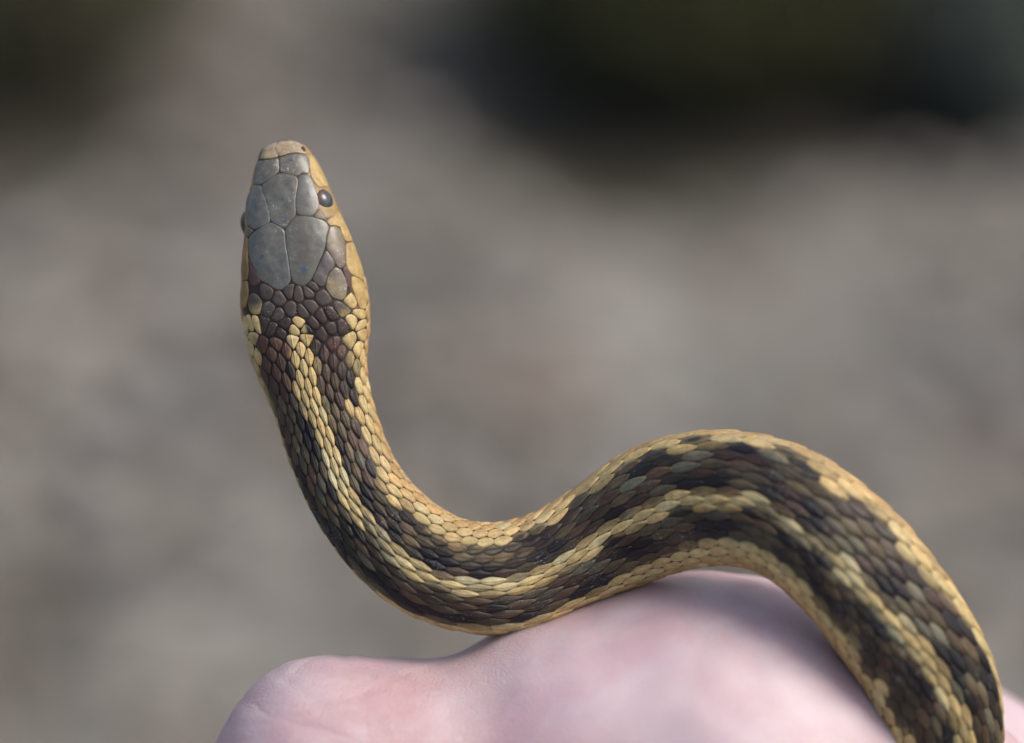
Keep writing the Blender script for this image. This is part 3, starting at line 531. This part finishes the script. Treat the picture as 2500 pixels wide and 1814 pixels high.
for i, (u, v, ck) in enumerate(seeds):
    poly = [(u-1, v-1.45), (u+1, v-1.45), (u+1, v+1.45), (u-1, v+1.45)]
    d = np.hypot(SD[:, 0]-u, SD[:, 1]-v)
    for j in np.argsort(d)[1:14]:
        if d[j] > 3: break
        mx, my = (SD[j]+(u, v))/2; poly = clip(poly, mx, my, SD[j][0]-u, SD[j][1]-v)
    dp = np.hypot(plate_pts[:, 0]-u, plate_pts[:, 1]-v)
    for j in np.where(dp < 1.6)[0]:
        nx, ny = plate_pts[j]-(u, v); L = math.hypot(nx, ny)+1e-6; gx, gy = plate_pts[j]-np.array((nx, ny))/L*.015
        poly = clip(poly, gx, gy, nx, ny) if len(poly) > 2 else poly
    if len(poly) < 3: continue
    P = np.array(poly); area = .5*abs(np.sum(P[:, 0]*np.roll(P[:, 1], -1)-P[:, 1]*np.roll(P[:, 0], -1)))
    if area < .1: continue
    regular = ck is None
    q = chaikin(P, 2)
    q = np.stack([s_of(q[:, 1]), th_of(q[:, 0])], 1)     # (s, th)
    sc = np.array([1, .1]); q = resample([tuple(x) for x in q*sc], 16)/sc
    a2 = (q[:, 0]*np.roll(q[:, 1], -1)-q[:, 1]*np.roll(q[:, 0], -1)).sum()
    if a2 > 0: q = q[::-1]
    q = q[::-1]
    cen = np.array([q[:, 0].mean(), q[:, 1].mean()])
    s0 = cen[0]; free = sst(s0, S_neck-1, S_neck+6) if regular else 0
    hs = q[:, 0].max()-cen[0]
    # the rear tip is pulled back over the next scale, the front narrowed under the previous one
    rel = (q[:, 0]-cen[0])/hs
    q[:, 0] += np.where(rel > 0, rel**2*hs*.34*free, 0)
    q[:, 1] = cen[1]+(q[:, 1]-cen[1])*(1-.22*free*np.clip(rel, 0, 1.3)**2)
    dk = float(sum(pattern(s0, cen[1]))) < .5 if regular else False
    per = float(np.clip(rng.normal(0, .17), -.4, .45)) if dk else rng.normal(0, .08); hue = rng.normal(0, .03)
    if ck:
        base = np.array(HCOL[ck if ck in HCOL else 'Y'])
        if ck == 'Y': base = YEL*1.0
        cb = HCOL['B']
        def colf(s, t, base=base, cen=cen, ck=ck):
            c = base
            if ck == 'BY': c = np.array(HCOL['B'])+(YEL*.85-np.array(HCOL['B']))*sst(s-cen[0]+.06*abs(t)*0, -.3, 1.0)
            if ck == 'KY': c = BLK*2+(YEL-BLK*2)*sst(-abs(t)+8, -1, 3)
            if ck == 'Y' and abs(t) > 80: c = TAN
            return c*(1+per)
    else:
        pc = pattern(s0, cen[1])
        def colf(s, t, pc=pc, cen=cen, hs=hs):
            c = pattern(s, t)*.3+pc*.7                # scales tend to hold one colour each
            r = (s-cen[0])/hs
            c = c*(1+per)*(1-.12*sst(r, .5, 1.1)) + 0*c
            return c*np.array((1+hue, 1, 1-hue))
    nk = 1-sst(s0, float(S_of(17)), float(S_of(24))); hgt = .105+.035*nk if regular else .10
    q[:, 1] = cen[1]+(q[:, 1]-cen[1])*(1-.05*nk); q[:, 0] = cen[0]+(q[:, 0]-cen[0])*(1-.02*nk)
    if abs(cen[1]) > 40 and regular: q = cen+(q-cen)*np.array((.975, .965))
    dark_edge = [(1.0, -.08), (.96, .0), (.84, hgt*.6), (.58, hgt*.9), (.28, hgt)]
    pk = pad(q, cen, dark_edge, 0, 16, colf, tilt=.11*free, jitter=.015*rng.normal())
    P3 = pk[0]; ctr = P3[-1]
    # size as it shows from the front
    ring = P3[:len(q)]; ar = .5*abs(np.sum(ring[:, 0]*np.roll(ring[:, 1], -1)-ring[:, 1]*np.roll(ring[:, 0], -1)))
    r0 = math.radians(cen[1])+float(np.interp(s0, SS, roll))
    vis = math.cos(r0) > -.1 and abs(ctr[0]) < 50 and -36 < ctr[1] < 36
    packs.append(((ar if vis else 0)+(100 if not regular else 0), regular, pk))
packs.sort(key=lambda p: -p[0])
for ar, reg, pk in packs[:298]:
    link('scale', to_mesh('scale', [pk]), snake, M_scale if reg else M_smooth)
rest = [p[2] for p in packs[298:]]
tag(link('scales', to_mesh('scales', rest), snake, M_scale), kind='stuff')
# wide belly scutes
bel = []
s = float(S_of(9)); 
while s < STOT-1:
    q = np.array([(s-.35, -113), (s-.1, -135), (s, -160), (s, -180), (s, -200), (s-.1, -225), (s-.35, -247), (s+1.7, -249), (s+2.2, -225), (s+2.35, -200), (s+2.35, -180), (s+2.35, -160), (s+2.2, -135), (s+1.7, -111)])
    cf = lambda a, b: CREAM*(1+.1*nz(a, b*.05, 90))
    bel.append(pad(q, (s+1, -180), [(1, -.05), (.97, .05), (.9, .1), (.5, .11)], 0, 14, cf, tilt=.08)); s += 2.15
tag(link('belly_scutes', to_mesh('belly_scutes', bel), snake, M_smooth), kind='stuff')

# eyes
def mat_eye():
    M = NT('cloudy_eye'); tc = M.n('ShaderNodeTexCoord').outputs['Object']
    sp = M.n('ShaderNodeSeparateXYZ'); M.l(tc, sp.inputs[0])
    r = M.n('ShaderNodeAttribute', attribute_name='Col').outputs['Color']
    n = M.noise(tc, 900, 4, .6)
    c = M.mix(.5, r, M.ramp(n, [(.3, .5), (.7, 1.5)]), 'MULTIPLY'); M.l(c, M.b.inputs['Base Color'])
    M.b.inputs['Roughness'].default_value = .25; M.b.inputs['Coat Weight'].default_value = .5; M.b.inputs['Coat Roughness'].default_value = .05
    return M.m
M_eye = mat_eye()
for px, py, off in ((EYE_R), (EYE_L)) if False else ((-17.95+.05, 16.5, 1), (-26.1, 14.85, -1)):
    s, t = inv(px, py); p = surf(s, t, 0); n = surf(s, t, 1)-p; n /= np.linalg.norm(n)
    if off == -1:
        s = s+.35; t = -80.; p = surf(s, t, 0); n = surf(s, t, 1)-p
    cpos = p-n*(1.22 if off == 1 else .95)
    bm = bmesh.new(); bmesh.ops.create_uvsphere(bm, u_segments=32, v_segments=20, radius=1.0)
    rot = Vector((0, 0, 1)).rotation_difference(Vector(n)).to_matrix()
    cl = []
    axis = Vector((0, 1, 0))
    for v in bm.verts:
        d = math.degrees(v.co.angle(Vector((0, 0, 1)))); 
        if d < 40 or off == -1: c = (.032,.042,.050) if off == 1 else (.012,.012,.013)
        elif d < 62: c = (.10,.05,.03)
        else: c = (.05,.05,.05)
        cl.append((*c, 1))
    for v in bm.verts:
        q = rot@v.co; v.co = Vector(((cpos[0]+q.x*1.35)/1000, (cpos[1]+q.y*1.6)/1000, (cpos[2]+q.z*1.35)/1000))
    for f in bm.faces: f.smooth = True
    me = bpy.data.meshes.new('eye'); bm.to_mesh(me); bm.free()
    ca = me.color_attributes.new('Col', 'FLOAT_COLOR', 'POINT'); ca.data.foreach_set('color', np.array(cl).ravel())
    link('eye', me, snake, M_eye)
# nostril on the right side of the snout
s, t = inv(-20.35, 21.55); p = surf(s, t, -.12)
bm = bmesh.new(); bmesh.ops.create_uvsphere(bm, u_segments=12, v_segments=8, radius=.00034)
for v in bm.verts: v.co = Vector((v.co.x*.8+p[0]/1000, v.co.y*1.5+p[1]/1000, v.co.z*.5+p[2]/1000))
me = bpy.data.meshes.new('nostril'); bm.to_mesh(me); bm.free(); link('nostril', me, snake, simple('nostril_brown', (.09,.03,.015), .5))

# ------------------------------------------------------------------ the hand (same frame, millimetres)
hand = empty('hand', focus_pt, FR_ROT)
tag(hand, 'pink bare hand holding up the striped snake on its thumb side', 'hand')
CH = [ # chains of (x,y,z,r)
 [(-16.6,-41.3,-1.5,13.9), (-3,-45,-4,15.6), (9,-40.4,-6,18.4), (20,-41.5,-8,22), (34,-54,-12,24), (46,-75,-20,26), (50,-100,-26,27)],   # thumb and its base
 [(50,-100,-26,27), (52,-62,-30,16), (48,-52,-30,17.5), (33,-36,-38,12.5), (6,-41.2,-42,13.5), (-7,-52,-38,10.5), (-11,-64,-28,9)],            # index
 [(50,-100,-30,27), (52,-72,-36,18), (46,-60,-46,13), (6,-66,-52,12), (-12,-74,-44,10), (-12,-84,-32,9)],                                   # middle
 [(50,-100,-32,27), (50,-88,-40,17), (40,-84,-52,12), (6,-84,-54,11.5), (-9,-92,-44,9.5), (-7,-100,-32,8.6)],                                # ring
 [(50,-110,-32,27), (46,-104,-42,16), (36,-102,-50,11), (10,-102,-52,10), (-3,-108,-42,8.5), (0,-114,-32,7.8)],                              # little
 [(50,-100,-26,27), (52,-135,-38,25), (58,-180,-60,28), (66,-250,-95,36), (74,-330,-140,40)],                                                 # wrist and forearm
 [(44,-80,-20,26), (62,-62.5,-24,20)],
]
bm = bmesh.new(); bmesh.ops.create_icosphere(bm, subdivisions=3, radius=1)
uv_ = np.array([v.co[:] for v in bm.verts]); uf_ = np.array([[v.index for v in f.verts] for f in bm.faces]); bm.free()
HV = []; HF = []; off = 0
for ch in CH:
    for (a, b) in zip(ch[:-1], ch[1:]):
        n = max(2, int(math.dist(a[:3], b[:3])/2.2))
        for k in range(n+1):
            c = np.array(a)+(np.array(b)-np.array(a))*k/n
            HV.append((uv_*c[3]+c[:3])/1000); HF.append(uf_+off); off += len(uv_)
me = bpy.data.meshes.new('hand_raw'); me.from_pydata(np.concatenate(HV).tolist(), [], np.concatenate(HF).tolist())
tmp = link('tmp', me)
m = tmp.modifiers.new('r', 'REMESH'); m.mode = 'VOXEL'; m.voxel_size = .0009
m = tmp.modifiers.new('s', 'SMOOTH'); m.factor = .6; m.iterations = 40
dg = bpy.context.evaluated_depsgraph_get(); hm = bpy.data.meshes.new_from_object(tmp.evaluated_get(dg))
bpy.data.objects.remove(tmp)
hm.name = 'palm_and_fingers'
hco = np.empty(len(hm.vertices)*3); hm.vertices.foreach_get('co', hco); hco = hco.reshape(-1, 3)
hno = np.array([n.vector[:] for n in hm.vertex_normals])
def crease(p):
    """shallow skin creases over the thumb tip"""
    k = 0
    for a, b, c, w_, dep in ((-.42, -23.5, 6, .22, .16), (-.36, -27.5, 4, .3, .2), (-.5, -31.5, 6, .25, .18), (-.2, -33.5, 0, .35, .12)):
        d = p[1]-b+a*-1*(p[0]+18)*.8+.5*mn.noise((p[0]*.25, b, 0)); k -= dep*math.exp(-(d/w_)**2)
    return k*max(0, min(1, (-4-p[0])/6))
hk = np.array([mn.noise(Vector(p)*.09)*.7+mn.noise(Vector(p)*.3)*.15+(crease(p) if p[2] > -6 and p[1] > -42 and p[0] < -4 else 0) for p in hco*1000])
hm.vertices.foreach_set('co', (hco+hno*hk[:, None]/1000).ravel()); hm.update()
hm.polygons.foreach_set('use_smooth', [True]*len(hm.polygons))
skin = link('skin', hm, hand, M_skin)
